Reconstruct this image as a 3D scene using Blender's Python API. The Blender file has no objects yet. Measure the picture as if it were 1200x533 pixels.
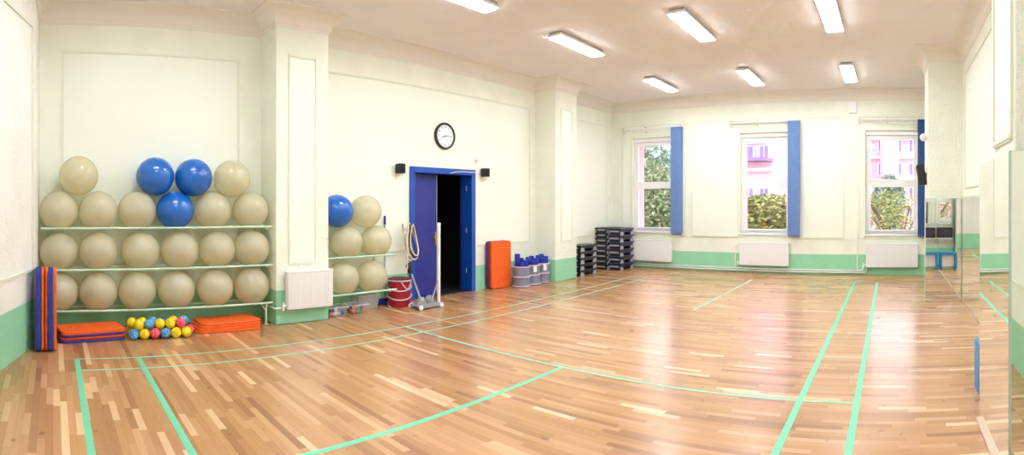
import bpy, bmesh, math, random
from mathutils import Vector, Matrix
PI = math.pi
C = bpy.context.scene.collection
R = random.Random(7)

# ---------------------------------------------------------------- room numbers (metres)
D, P = 6.554, 6.054            # ball wall plane, face of its pillars
B = 11.386                     # window wall plane
S = -1.14                      # mirror wall plane
A1, B1, A2, B2 = 2.69, 3.44, 8.33, 9.07
HC, CEIL = 3.745, 3.95
DADO = 0.43

# ---------------------------------------------------------------- materials
def mat(name, col, rough=0.5, metal=0.0, spec=0.5, emit=None, estr=0.0, coat=0.0, alpha=None, trans=0.0):
    m = bpy.data.materials.new(name); m.use_nodes = True
    b = m.node_tree.nodes['Principled BSDF']
    b.inputs['Base Color'].default_value = (*col, 1)
    b.inputs['Roughness'].default_value = rough
    b.inputs['Metallic'].default_value = metal
    b.inputs['Specular IOR Level'].default_value = spec
    b.inputs['Coat Weight'].default_value = coat
    if trans: b.inputs['Transmission Weight'].default_value = trans
    if emit:
        b.inputs['Emission Color'].default_value = (*emit, 1); b.inputs['Emission Strength'].default_value = estr
    return m
def N(m, t, **k):
    n = m.node_tree.nodes.new(t)
    for a, v in k.items(): setattr(n, a, v)
    return n
def L(m, a, b): m.node_tree.links.new(a, b)
def math_(m, op, a, b=None, c=None):
    n = N(m, 'ShaderNodeMath', operation=op)
    for i, v in enumerate((a, b, c)):
        if v is None: continue
        if isinstance(v, (int, float)): n.inputs[i].default_value = v
        else: L(m, v, n.inputs[i])
    return n.outputs[0]
def s2l(r, g, b):
    f = lambda c: (c/255/12.92) if c/255 <= 0.04045 else ((c/255+0.055)/1.055)**2.4
    return (f(r), f(g), f(b))

def noise_bump(m, scale, strength, dist=0.01, detail=4):
    b = m.node_tree.nodes['Principled BSDF']
    tc = N(m, 'ShaderNodeTexCoord'); no = N(m, 'ShaderNodeTexNoise')
    no.inputs['Scale'].default_value = scale; no.inputs['Detail'].default_value = detail
    bu = N(m, 'ShaderNodeBump'); bu.inputs['Strength'].default_value = strength; bu.inputs['Distance'].default_value = dist
    L(m, tc.outputs['Object'], no.inputs['Vector']); L(m, no.outputs['Fac'], bu.inputs['Height']); L(m, bu.outputs[0], b.inputs['Normal'])
    return no
def mottled(name, col, amount=0.12, scale=6, rough=0.5, bump=0.0, bscale=40, **k):
    m = mat(name, col, rough, **k)
    b = m.node_tree.nodes['Principled BSDF']
    tc = N(m, 'ShaderNodeTexCoord'); no = N(m, 'ShaderNodeTexNoise'); no.inputs['Scale'].default_value = scale; no.inputs['Detail'].default_value = 3
    mr = N(m, 'ShaderNodeMapRange'); mr.inputs['To Min'].default_value = 1-amount; mr.inputs['To Max'].default_value = 1+amount
    mr.inputs['From Min'].default_value = .3; mr.inputs['From Max'].default_value = .7
    mx = N(m, 'ShaderNodeVectorMath', operation='SCALE'); mx.inputs[0].default_value = col
    L(m, tc.outputs['Object'], no.inputs['Vector']); L(m, no.outputs['Fac'], mr.inputs['Value']); L(m, mr.outputs[0], mx.inputs['Scale']); L(m, mx.outputs[0], b.inputs['Base Color'])
    if bump: noise_bump(m, bscale, bump)
    return m

WALLC, GREEN = s2l(236, 240, 228), s2l(152, 214, 178)
def wall_mat(name, rough_plaster, dado=DADO, wc=WALLC):
    m = mat(name, wc, 0.6, spec=0.3)
    b = m.node_tree.nodes['Principled BSDF']
    tc = N(m, 'ShaderNodeTexCoord'); sp = N(m, 'ShaderNodeSeparateXYZ'); L(m, tc.outputs['Object'], sp.inputs[0])
    no = N(m, 'ShaderNodeTexNoise'); no.inputs['Scale'].default_value = 30; no.inputs['Detail'].default_value = 4; L(m, tc.outputs['Object'], no.inputs['Vector'])
    wob = math_(m, 'MULTIPLY_ADD', no.outputs['Fac'], .012, dado-.006)
    lt = math_(m, 'LESS_THAN', sp.outputs['Z'], wob)
    no2 = N(m, 'ShaderNodeTexNoise'); no2.inputs['Scale'].default_value = 2.2; no2.inputs['Detail'].default_value = 5; L(m, tc.outputs['Object'], no2.inputs['Vector'])
    mr = N(m, 'ShaderNodeMapRange'); mr.inputs['From Min'].default_value = .3; mr.inputs['From Max'].default_value = .7; mr.inputs['To Min'].default_value = .95; mr.inputs['To Max'].default_value = 1.04
    L(m, no2.outputs['Fac'], mr.inputs['Value'])
    mx = N(m, 'ShaderNodeMix', data_type='RGBA'); L(m, lt, mx.inputs['Factor'])
    mx.inputs['A'].default_value = (*wc, 1); mx.inputs['B'].default_value = (*GREEN, 1)
    sc = N(m, 'ShaderNodeVectorMath', operation='SCALE'); L(m, mx.outputs['Result'], sc.inputs[0]); L(m, mr.outputs[0], sc.inputs['Scale'])
    L(m, sc.outputs[0], b.inputs['Base Color'])
    rr = math_(m, 'MULTIPLY_ADD', lt, -.3, .6); L(m, rr, b.inputs['Roughness'])
    bu = N(m, 'ShaderNodeBump'); bu.inputs['Strength'].default_value = .8 if rough_plaster else .5; bu.inputs['Distance'].default_value = .016 if rough_plaster else .007
    L(m, no.outputs['Fac'], bu.inputs['Height']); L(m, bu.outputs[0], b.inputs['Normal'])
    return m
M = {}
M['wall'] = wall_mat('painted_wall', False)
M['pillar'] = wall_mat('rough_plaster', True)
M['wall_l'] = wall_mat('left_wall_paint', True, .50, s2l(240, 239, 234))
M['panel'] = mottled('smooth_panel', s2l(237, 242, 231), .015, 1.5, .45)
M['mould'] = mat('moulding', s2l(226, 232, 216), .5)
M['ceil'] = mottled('ceiling_paint', s2l(236, 233, 234), .02, 3, .75, bump=.25, bscale=60)
M['cove'] = mat('cove_paint', s2l(233, 229, 222), .7)
M['white'] = mat('white_paint', (.86, .86, .86), .35)
M['whiter'] = mat('window_frame_white', (.9, .9, .92), .3)
M['rad'] = mat('radiator_enamel', s2l(238, 238, 240), .3)
M['pipe'] = mat('pipe_white', (.85, .85, .83), .3)
M['tape'] = mottled('mint_tape', s2l(112, 200, 162), .05, 9, .45)
M['mirror'] = mat('mirror_glass', (.93, .96, .93), 0.0, 1.0)
M['medge'] = mat('mirror_edge', s2l(170, 190, 176), .25)
M['ledge'] = mat('ledge_paint', s2l(206, 182, 158), .35)
M['doorblue'] = mottled('door_frame_blue', s2l(18, 78, 176), .05, 5, .3)
M['leaf'] = mottled('door_leaf_blue', s2l(34, 42, 138), .12, 40, .45)
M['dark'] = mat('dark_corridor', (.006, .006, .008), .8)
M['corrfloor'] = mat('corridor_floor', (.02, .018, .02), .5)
M['brass'] = mat('brass', s2l(205, 160, 60), .3, 1.0)
M['steel'] = mat('grey_steel', s2l(168, 170, 176), .35, .3)
M['chrome'] = mat('chrome', (.8, .8, .8), .2, 1.0)
M['black'] = mat('black_plastic', (.012, .012, .014), .4)
M['grille'] = mottled('speaker_cloth', (.01, .01, .01), .3, 200, .9)
M['clockface'] = mat('clock_face', (.85, .86, .9), .5)
M['rail'] = mat('rack_rail', s2l(196, 228, 208), .3, 0, .6)
M['pearl'] = mottled('pearl_vinyl', s2l(232, 228, 204), .05, 3.0, .22, coat=.9)
nt = M['pearl'].node_tree; o_ = [q for q in nt.nodes if q.type == 'OUTPUT_MATERIAL'][0]; pb = nt.nodes['Principled BSDF']
tl = nt.nodes.new('ShaderNodeBsdfTranslucent'); tl.inputs[0].default_value = (*s2l(238, 234, 204), 1)
tp = nt.nodes.new('ShaderNodeBsdfTransparent'); tp.inputs[0].default_value = (*s2l(236, 230, 200), 1)
m1_ = nt.nodes.new('ShaderNodeMixShader'); m1_.inputs[0].default_value = .42; m2_ = nt.nodes.new('ShaderNodeMixShader'); m2_.inputs[0].default_value = .16
nt.links.new(pb.outputs[0], m1_.inputs[1]); nt.links.new(tl.outputs[0], m1_.inputs[2]); nt.links.new(m1_.outputs[0], m2_.inputs[1]); nt.links.new(tp.outputs[0], m2_.inputs[2]); nt.links.new(m2_.outputs[0], o_.inputs[0])
M['blueball'] = mat('blue_vinyl', s2l(16, 98, 190), .22, coat=.4)
M['orange'] = mottled('orange_foam', s2l(238, 98, 26), .12, 30, .8, bump=.3, bscale=160)
M['bluefoam'] = mottled('blue_foam', s2l(34, 58, 160), .12, 30, .8, bump=.3, bscale=160)
M['maroon'] = mottled('maroon_foam', s2l(130, 34, 60), .12, 30, .8)
def netball(name, col, line):
    m = mat(name, col, .35)
    b = m.node_tree.nodes['Principled BSDF']
    tc = N(m, 'ShaderNodeTexCoord'); vo = N(m, 'ShaderNodeTexVoronoi', feature='DISTANCE_TO_EDGE'); vo.inputs['Scale'].default_value = 24
    L(m, tc.outputs['Object'], vo.inputs['Vector'])
    lt = math_(m, 'LESS_THAN', vo.outputs['Distance'], .07)
    mx = N(m, 'ShaderNodeMix', data_type='RGBA'); mx.inputs['A'].default_value = (*col, 1); mx.inputs['B'].default_value = (*line, 1)
    L(m, lt, mx.inputs['Factor']); L(m, mx.outputs['Result'], b.inputs['Base Color'])
    return m
M['s_yellow'] = mat('yellow_ball', s2l(236, 208, 20), .35)
M['s_blue'] = netball('blue_patterned_ball', s2l(52, 128, 196), s2l(130, 190, 225))
M['s_red'] = netball('red_patterned_ball', s2l(216, 30, 54), s2l(240, 130, 140))
M['s_navy'] = mat('teal_ball', s2l(18, 92, 140), .35)
M['stepblack'] = mat('step_black', (.012, .012, .022), .4)
M['stepnavy'] = mat('step_navy', s2l(28, 32, 82), .45)
M['stepgrey'] = mat('step_grey', s2l(166, 166, 176), .45)
M['redmesh'] = mottled('red_fabric', s2l(168, 24, 44), .15, 60, .7)
M['band'] = mat('pale_band', s2l(214, 200, 214), .5)
M['darkred'] = mat('dark_red_lid', s2l(92, 20, 34), .6)
M['greymesh'] = mottled('grey_mesh', s2l(132, 132, 154), .22, 90, .75)
M['bluebit'] = mottled('royal_blue_foam', s2l(28, 48, 158), .12, 30, .7)
M['paper'] = mat('paper_label', (.85, .85, .85), .6)
M['rope'] = mottled('rope', s2l(226, 216, 196), .15, 60, .8)
M['ropedark'] = mat('rope_dark', s2l(64, 44, 34), .8)
M['blind'] = mottled('blue_blind', s2l(104, 136, 194), .05, 8, .7)
M['blindd'] = mat('blue_blind_dark', s2l(40, 74, 134), .7)
M['stool'] = mat('stool_blue', s2l(16, 132, 190), .4)
M['cream'] = mat('stool_panel', s2l(238, 230, 222), .5)
M['screen'] = mat('screen', s2l(70, 62, 78), .15)
M['pinkwall'] = mottled('pink_render', s2l(236, 182, 204), .05, .4, .8)
M['palewall'] = mat('pale_render', s2l(244, 222, 232), .8)
M['roof'] = mat('mauve_roof', s2l(138, 112, 168), .7)
M['extglass'] = mat('facade_glass', s2l(126, 112, 166), .2)
M['lawn'] = mottled('lawn', s2l(98, 110, 60), .3, 1, .9)
M['bark'] = mat('bark', s2l(92, 70, 52), .9)
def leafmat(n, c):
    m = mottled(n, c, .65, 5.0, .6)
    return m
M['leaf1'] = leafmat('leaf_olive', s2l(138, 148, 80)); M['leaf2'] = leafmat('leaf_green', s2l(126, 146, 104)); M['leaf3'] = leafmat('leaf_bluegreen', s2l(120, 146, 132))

# glass pane: thin, lets light straight through, a little reflection
gp = bpy.data.materials.new('window_glass'); gp.use_nodes = True
nt = gp.node_tree; nt.nodes.clear()
o_ = nt.nodes.new('ShaderNodeOutputMaterial'); mx_ = nt.nodes.new('ShaderNodeMixShader'); tr_ = nt.nodes.new('ShaderNodeBsdfTransparent'); gl_ = nt.nodes.new('ShaderNodeBsdfGlossy')
gl_.inputs['Roughness'].default_value = 0; mx_.inputs[0].default_value = .06
nt.links.new(tr_.outputs[0], mx_.inputs[1]); nt.links.new(gl_.outputs[0], mx_.inputs[2]); nt.links.new(mx_.outputs[0], o_.inputs[0])
M['glass'] = gp
# clear plastic for storage boxes
cp = bpy.data.materials.new('clear_plastic'); cp.use_nodes = True
nt = cp.node_tree; nt.nodes.clear()
o_ = nt.nodes.new('ShaderNodeOutputMaterial'); mx_ = nt.nodes.new('ShaderNodeMixShader'); tr_ = nt.nodes.new('ShaderNodeBsdfTransparent'); pr_ = nt.nodes.new('ShaderNodeBsdfPrincipled')
pr_.inputs['Base Color'].default_value = (.75, .74, .76, 1); pr_.inputs['Roughness'].default_value = .25; mx_.inputs[0].default_value = .36
nt.links.new(tr_.outputs[0], mx_.inputs[1]); nt.links.new(pr_.outputs[0], mx_.inputs[2]); nt.links.new(mx_.outputs[0], o_.inputs[0])
M['clear'] = cp

M['lamp'] = mat('lamp_diffuser', (.9, .9, .9), .4, emit=(.91, .965, 1.0), estr=37.0)

# strip parquet running along Y
def wood():
    m = mat('oak_strip_parquet', (.5, .3, .15), .3)
    b = m.node_tree.nodes['Principled BSDF']
    tc = N(m, 'ShaderNodeTexCoord'); sp = N(m, 'ShaderNodeSeparateXYZ'); L(m, tc.outputs['Object'], sp.inputs[0])
    W, LEN = .052, .56
    u = math_(m, 'DIVIDE', sp.outputs['X'], W); row = math_(m, 'FLOOR', u); fu = math_(m, 'FRACT', u)
    wn = N(m, 'ShaderNodeTexWhiteNoise', noise_dimensions='1D'); L(m, row, wn.inputs['W'])
    v = math_(m, 'MULTIPLY_ADD', wn.outputs['Value'], 7.3, math_(m, 'DIVIDE', sp.outputs['Y'], LEN))
    # warp the lengths so that strips differ
    v2 = math_(m, 'ADD', v, math_(m, 'MULTIPLY', math_(m, 'SINE', math_(m, 'MULTIPLY', v, 2.1)), .35))
    pl = math_(m, 'FLOOR', v2); fv = math_(m, 'FRACT', v2)
    cx = N(m, 'ShaderNodeCombineXYZ'); L(m, row, cx.inputs[0]); L(m, pl, cx.inputs[1])
    w2 = N(m, 'ShaderNodeTexWhiteNoise', noise_dimensions='3D'); L(m, cx.outputs[0], w2.inputs['Vector'])
    cr = N(m, 'ShaderNodeValToRGB'); L(m, w2.outputs['Value'], cr.inputs['Fac'])
    e = cr.color_ramp.elements
    e[0].position = 0; e[0].color = (*s2l(150, 106, 70), 1); e[1].position = 1; e[1].color = (*s2l(230, 192, 152), 1)
    for p_, c_ in ((.08, (168, 121, 80)), (.35, (180, 132, 88)), (.65, (188, 140, 96)), (.90, (198, 151, 108)), (.95, (222, 182, 142))):
        q = e.new(p_); q.color = (*s2l(*c_), 1)
    # grain along the strips
    mp = N(m, 'ShaderNodeMapping'); mp.inputs['Scale'].default_value = (60, 3.5, 1); L(m, tc.outputs['Object'], mp.inputs['Vector'])
    off = N(m, 'ShaderNodeVectorMath', operation='ADD'); L(m, mp.outputs[0], off.inputs[0])
    sc_ = N(m, 'ShaderNodeVectorMath', operation='SCALE'); L(m, w2.outputs['Color'], sc_.inputs[0]); sc_.inputs['Scale'].default_value = 40; L(m, sc_.outputs[0], off.inputs[1])
    no = N(m, 'ShaderNodeTexNoise'); no.inputs['Scale'].default_value = 1; no.inputs['Detail'].default_value = 5; L(m, off.outputs[0], no.inputs['Vector'])
    mr = N(m, 'ShaderNodeMapRange'); mr.inputs['From Min'].default_value = .3; mr.inputs['From Max'].default_value = .7; mr.inputs['To Min'].default_value = .93; mr.inputs['To Max'].default_value = 1.03
    L(m, no.outputs['Fac'], mr.inputs['Value'])
    # knots
    kn = N(m, 'ShaderNodeTexNoise'); kn.inputs['Scale'].default_value = 9; kn.inputs['Detail'].default_value = 2; L(m, tc.outputs['Object'], kn.inputs['Vector'])
    km = N(m, 'ShaderNodeMapRange'); km.inputs['From Min'].default_value = .68; km.inputs['From Max'].default_value = .76; km.inputs['To Min'].default_value = 1; km.inputs['To Max'].default_value = .6
    L(m, kn.outputs['Fac'], km.inputs['Value'])
    g1 = math_(m, 'LESS_THAN', fu, .025); g2 = math_(m, 'LESS_THAN', fv, .005)
    gap = math_(m, 'SUBTRACT', 1, math_(m, 'MULTIPLY', math_(m, 'MAXIMUM', g1, g2), .3))
    tot = math_(m, 'MULTIPLY', math_(m, 'MULTIPLY', mr.outputs[0], km.outputs[0]), gap)
    sc = N(m, 'ShaderNodeVectorMath', operation='SCALE'); L(m, cr.outputs['Color'], sc.inputs[0]); L(m, tot, sc.inputs['Scale']); L(m, sc.outputs[0], b.inputs['Base Color'])
    b.inputs['Roughness'].default_value = .27
    b.inputs['Specular IOR Level'].default_value = .5
    b.inputs['Coat Weight'].default_value = .25; b.inputs['Coat Roughness'].default_value = .12
    return m
M['floor'] = wood()

# ---------------------------------------------------------------- mesh builder
class MB:
    def __init__(s): s.v = []; s.f = []
    def add(s, vs, fs):
        k = len(s.v); s.v += [tuple(a) for a in vs]; s.f += [tuple(k+i for i in f) for f in fs]; return s
    def box(s, x0, x1, y0, y1, z0, z1, rot=None, c=None):
        vs = [(x, y, z) for z in (z0, z1) for y in (y0, y1) for x in (x0, x1)]
        if rot is not None: vs = [tuple(rot @ (Vector(p)-Vector(c)) + Vector(c)) for p in vs]
        return s.add(vs, [(0, 2, 3, 1), (4, 5, 7, 6), (0, 1, 5, 4), (2, 6, 7, 3), (0, 4, 6, 2), (1, 3, 7, 5)])
    def prism(s, poly, axis, a0, a1):
        # poly: 2-D points in the plane across the axis, extruded from a0 to a1
        n = len(poly)
        def mk(p, a): return {'z': (p[0], p[1], a), 'y': (p[0], a, p[1]), 'x': (a, p[0], p[1])}[axis]
        vs = [mk(p, a0) for p in poly]+[mk(p, a1) for p in poly]
        fs = [tuple(range(n))[::-1], tuple(range(n, 2*n))]+[(i, (i+1) % n, n+(i+1) % n, n+i) for i in range(n)]
        return s.add(vs, fs)
    def cyl(s, p0, p1, r0, r1=None, n=16, cap=True):
        r1 = r0 if r1 is None else r1
        p0, p1 = Vector(p0), Vector(p1); d = (p1-p0).normalized()
        a = d.orthogonal().normalized(); b = d.cross(a)
        vs = []
        for p, r in ((p0, r0), (p1, r1)):
            for i in range(n):
                t = 2*PI*i/n; vs.append(p+(a*math.cos(t)+b*math.sin(t))*r)
        fs = [(i, (i+1) % n, n+(i+1) % n, n+i) for i in range(n)]
        if cap: fs += [tuple(range(n))[::-1], tuple(range(n, 2*n))]
        return s.add(vs, fs)
    def tube(s, pts, r, n=8, closed=False):
        pts = [Vector(p) for p in pts]; m = len(pts); vs = []; prev = None
        for i, p in enumerate(pts):
            if closed: d = pts[(i+1) % m]-pts[i-1]
            else: d = pts[min(i+1, m-1)]-pts[max(i-1, 0)]
            d.normalize()
            a = d.orthogonal().normalized() if prev is None else (prev-d*prev.dot(d)).normalized()
            prev = a; b = d.cross(a)
            for k in range(n):
                t = 2*PI*k/n; vs.append(p+(a*math.cos(t)+b*math.sin(t))*r)
        fs = []
        for i in range(m if closed else m-1):
            for k in range(n):
                j = (i+1) % m
                fs.append((i*n+k, i*n+(k+1) % n, j*n+(k+1) % n, j*n+k))
        if not closed: fs += [tuple(range(n))[::-1], tuple((m-1)*n+k for k in range(n))]
        return s.add(vs, fs)
    def lathe(s, prof, n=32, c=(0, 0, 0), axis='z'):
        vs = []; m = len(prof)
        for r, z in prof:
            for k in range(n):
                t = 2*PI*k/n; x, y = r*math.cos(t), r*math.sin(t)
                q = {'z': (x, y, z), 'y': (x, z, y), 'x': (z, x, y)}[axis]
                vs.append((q[0]+c[0], q[1]+c[1], q[2]+c[2]))
        fs = [(i*n+k, i*n+(k+1) % n, (i+1)*n+(k+1) % n, (i+1)*n+k) for i in range(m-1) for k in range(n)]
        return s.add(vs, fs)
    def ball(s, c, r, n=32, m=18):
        return s.lathe([(max(r*math.sin(PI*i/m), 1e-5), -r*math.cos(PI*i/m)) for i in range(m+1)], n, c)
    def each(s, name, m, parent=None, **k):
        # one object per connected piece
        n = len(s.v); par = list(range(n))
        def fd(a):
            while par[a] != a: par[a] = par[par[a]]; a = par[a]
            return a
        for f in s.f:
            for a in f[1:]: par[fd(a)] = fd(f[0])
        gr = {}
        for f in s.f: gr.setdefault(fd(f[0]), []).append(f)
        out = []
        for fs in gr.values():
            ids = sorted({a for f in fs for a in f}); mp = {a: i for i, a in enumerate(ids)}
            q = MB(); q.v = [s.v[a] for a in ids]; q.f = [tuple(mp[a] for a in f) for f in fs]; out.append(q.build(name, m, parent, **k))
        return out
    def build(s, name, m, parent=None, bevel=0, seg=2, smooth=True, loc=None):
        me = bpy.data.meshes.new(name); me.from_pydata([tuple(a) for a in s.v], [], s.f)
        bm = bmesh.new(); bm.from_mesh(me); bmesh.ops.recalc_face_normals(bm, faces=bm.faces); bm.to_mesh(me); bm.free()
        me.materials.append(m if not isinstance(m, str) else M[m])
        if smooth:
            for p in me.polygons: p.use_smooth = True
            me.set_sharp_from_angle(angle=math.radians(35))
        o = bpy.data.objects.new(name, me); C.objects.link(o)
        if parent: o.parent = parent
        if loc: o.location = loc
        if bevel:
            b = o.modifiers.new('b', 'BEVEL'); b.width = bevel; b.segments = seg; b.limit_method = 'ANGLE'; b.angle_limit = math.radians(40); b.harden_normals = False
        return o
def tag(o, label=None, cat=None, group=None, kind=None):
    if label: o['label'] = label
    if cat: o['category'] = cat
    if group: o['group'] = group
    if kind: o['kind'] = kind
    return o
def empty(name, loc, rz=0, **k):
    o = bpy.data.objects.new(name, None); C.objects.link(o); o.location = loc; o.rotation_euler = (0, 0, rz); o.empty_display_size = .05
    return tag(o, **k)
def copy_tree(o, parent=None):
    c = o.copy(); C.objects.link(c); c.parent = parent
    for ch in list(o.children): copy_tree(ch, c)
    return c
nth = ['first', 'second', 'third', 'fourth', 'fifth', 'sixth', 'seventh']
ordn = ['leftmost', 'second from the left', 'third from the left', 'fourth from the left', 'fifth from the left', 'rightmost', 'seventh']

# ================================================================ THE SETTING
tag(MB().box(-1.9, B+.02, S-.3, D+.02, -.12, 0).build('floor', 'floor', smooth=False), 'oak strip parquet floor with pale and brown strips', 'floor', kind='structure')
tag(MB().box(-2.0, B+.3, S-.4, D+.3, CEIL, CEIL+.15).build('ceiling', 'ceil', smooth=False), 'pale pinkish white ceiling over the hall', 'ceiling', kind='structure')

# ball wall with the door opening
DX0, DX1, DZ = 5.17, 6.62, 2.1
w = MB()
w.box(-.5, DX0, D, D+.22, 0, CEIL+.05); w.box(DX1, B+.6, D, D+.22, 0, CEIL+.05); w.box(DX0, DX1, D, D+.22, DZ, CEIL+.05)
tag(w.build('wall_back', 'wall', smooth=False), 'long cream wall with green dado behind the ball racks', 'wall', kind='structure')
# window wall
wins = [(4.84, 5.97), (2.16, 3.29), (-.60, .53)]
WZ0, WZ1, TH = .87, 3.08, .60
w = MB(); ys = [S-.3]
for a, b in sorted(wins): ys += [a, b]
ys.append(D+.22)
for i in range(0, len(ys), 2): w.box(B, B+.12, ys[i], ys[i+1], 0, CEIL+.05)
for a, b in wins: w.box(B, B+.12, a, b, 0, WZ0); w.box(B, B+.12, a, b, WZ1, CEIL+.05)
tag(w.build('wall_right', 'wall', smooth=False), 'far cream wall holding three tall windows above radiators', 'wall', kind='structure')
w = MB()
for i in range(0, len(ys), 2): w.box(B+.12, B+TH, ys[i]+(0 if i == 0 else .0), ys[i+1], -3.5, 6)
for a, b in wins: w.box(B+.12, B+TH, a, b, -3.5, WZ0-.02); w.box(B+.12, B+TH, a, b, WZ1, 6)
M['reveal'] = mat('pale_pink_render', s2l(240, 190, 202), .8)
tag(w.build('wall_outside', 'reveal', smooth=False), 'pink rendered outer wall seen at the window reveals', 'wall', kind='structure')
# mirror-side wall and left wall and the end behind
tag(MB().box(-1.9, B+.12, S-.2, S, 0, CEIL+.05).build('wall_front', 'wall', smooth=False), 'cream wall on the right behind the mirrors', 'wall', kind='structure')
knee = [(-.17, D), (-.19, 5.72), (-.48, 4.77), (-1.62, 1.15), (-1.62, S)]
w = MB()
outer = [(-.42, D), (-.42, 5.80), (-.73, 4.85), (-1.87, 1.2), (-1.87, S)]
w.prism(knee+outer[::-1], 'z', 0, CEIL+.05)
tag(w.build('wall_left', 'wall_l', smooth=False), 'off-white rough plaster wall at the left edge with green dado', 'wall', kind='structure')

# pillars
def pillar(x0, x1, y0, y1, label):
    o = MB().box(x0, x1, y0, y1, 0, CEIL+.02).build('pillar', 'pillar', smooth=False, bevel=.012)
    return tag(o, label, 'pillar', kind='structure')
pillar(A1, B1, P, D+.02, 'rough plastered pillar between the two ball racks')
pillar(A2, B2, P, D+.02, 'rough plastered pillar on the door wall beside the grey mesh bins')
pillar(A2, B2, S-.02, -.584, 'far pillar on the mirror wall beside the third window')
pillar(2.78, 3.44, S-.02, -.66, 'near pillar on the mirror wall at the right edge')

# cove cornice running round the walls and pillars
path = [(-1.62, S), (-1.62, 1.15), (-.48, 4.77), (-.19, 5.72), (-.17, D), (A1, D), (A1, P), (B1, P), (B1, D), (A2, D), (A2, P), (B2, P), (B2, D), (B, D), (B, S), (B2, S), (B2, -.584), (A2, -.584), (A2, S), (3.44, S), (3.44, -.66), (2.78, -.66), (2.78, S)]
def offset(path, t):
    n = len(path); out = []
    for i in range(n):
        p0, p1, p2 = Vector(path[i-1]), Vector(path[i]), Vector(path[(i+1) % n])
        d1, d2 = (p1-p0).normalized(), (p2-p1).normalized()
        n1, n2 = Vector((d1.y, -d1.x)), Vector((d2.y, -d2.x))
        k = 1+n1.dot(n2); out.append(p1+(n1+n2)*(t/max(k, .2)))
    return out
prof = [(0.0, HC-.03), (.012, HC-.03), (.018, HC), (.03, HC+.012)]
for i in range(9):
    a = PI/2*i/8; prof.append((.2-.17*math.cos(a), HC+.015+.165*math.sin(a)))
prof += [(.215, HC+.185), (.215, CEIL+.01), (0, CEIL+.01)]
w = MB(); rings = [offset(path, t) for t, z in prof]; n = len(path); vs = []; fs = []
for (t, z), rg in zip(prof, rings): vs += [(p.x, p.y, z) for p in rg]
for j in range(len(prof)-1):
    for i in range(n): fs.append((j*n+i, j*n+(i+1) % n, (j+1)*n+(i+1) % n, (j+1)*n+i))
w.add(vs, fs)
tag(w.build('trim_1', 'cove', smooth=True), 'pinkish cove cornice running round the hall under the ceiling', 'cornice', kind='structure')

# wall panels with raised moulding frames
tn = [1]
def panel(axis, plane, sgn, a0, a1, z0, z1, label, gaps=(), m='panel', wd=.026, top=True):
    """axis 'y': wall in the XZ plane at y=plane, room on side sgn; axis 'x': wall in the YZ plane."""
    tn[0] += 1
    root = empty('trim_%d' % tn[0], (0, 0, 0), label=label, cat='wall panel', kind='structure')
    def bx(mb, u0, u1, v0, v1, t):
        p0, p1 = sorted((plane-.001*sgn, plane+sgn*t))
        if axis == 'y': mb.box(u0, u1, p0, p1, v0, v1)
        else: mb.box(p0, p1, u0, u1, v0, v1)
    f, g = MB(), MB()
    spans = []; cur = a0
    for g0, g1, gz in sorted(gaps):
        spans.append((cur, g0, z0)); spans.append((g0, g1, gz)); cur = g1
    spans.append((cur, a1, z0))
    for u0, u1, zz in spans:
        if u1-u0 < .01: continue
        if zz < z1-.02: bx(f, u0, u1, zz, z1, .004)
        if zz == z0: bx(g, u0, u1, z0-wd, z0, .02); bx(g, u0, u1, z0-wd-.012, z0-wd+.006, .012)
    bx(g, a0-wd, a0, z0-wd, z1+wd, .016); bx(g, a1, a1+wd, z0-wd, z1+wd, .016); bx(g, a0, a1, z1, z1+wd, .02)
    f.build('panel_field', m, root, smooth=False); g.build('panel_moulding', 'mould', root, smooth=False)
    return root
ZB, ZT = .80, 3.36
panel('y', D, -1, .13, 2.36, ZB, ZT, 'smooth wall panel with thin moulding behind the large ball rack')
panel('y', D, -1, 3.62, 8.13, ZB, ZT, 'long wall panel round the clock and the blue door', gaps=[(DX0-.08, DX1+.08, 2.16)])
panel('y', D, -1, 9.28, 11.1, ZB, ZT, 'wall panel in the far bay above the black steps')
panel('y', P, -1, 2.885, 3.235, ZB-.02, ZT, 'narrow wall panel on the pillar above the radiator')
panel('y', P, -1, 8.53, 8.87, ZB, ZT, 'narrow wall panel on the pillar beyond the mesh bins')
panel('y', S, 1, 3.75, 8.02, 1.77, 3.47, 'wall panel above the niche mirrors')
panel('y', -.66, 1, 2.84, 3.31, 1.89, 3.47, 'narrow wall panel on the near pillar above the mirror')
panel('y', S, 1, -1.2, 2.3, ZB, 3.4, 'wall panel on the right wall beside the camera')
panel('x', B, -1, 1.02, 4.42, .80, ZT, 'large wall panel round the middle window', gaps=[(2.1, 3.35, 3.3)])
panel('x', B, -1, -.98, .66, .80, ZT, 'wall panel round the right-hand window', gaps=[(-.66, .59, 3.3)])
panel('x', B, -1, 4.62, 6.24, .80, ZT, 'wall panel round the left-hand window', gaps=[(4.78, 6.03, 3.3)])
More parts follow.
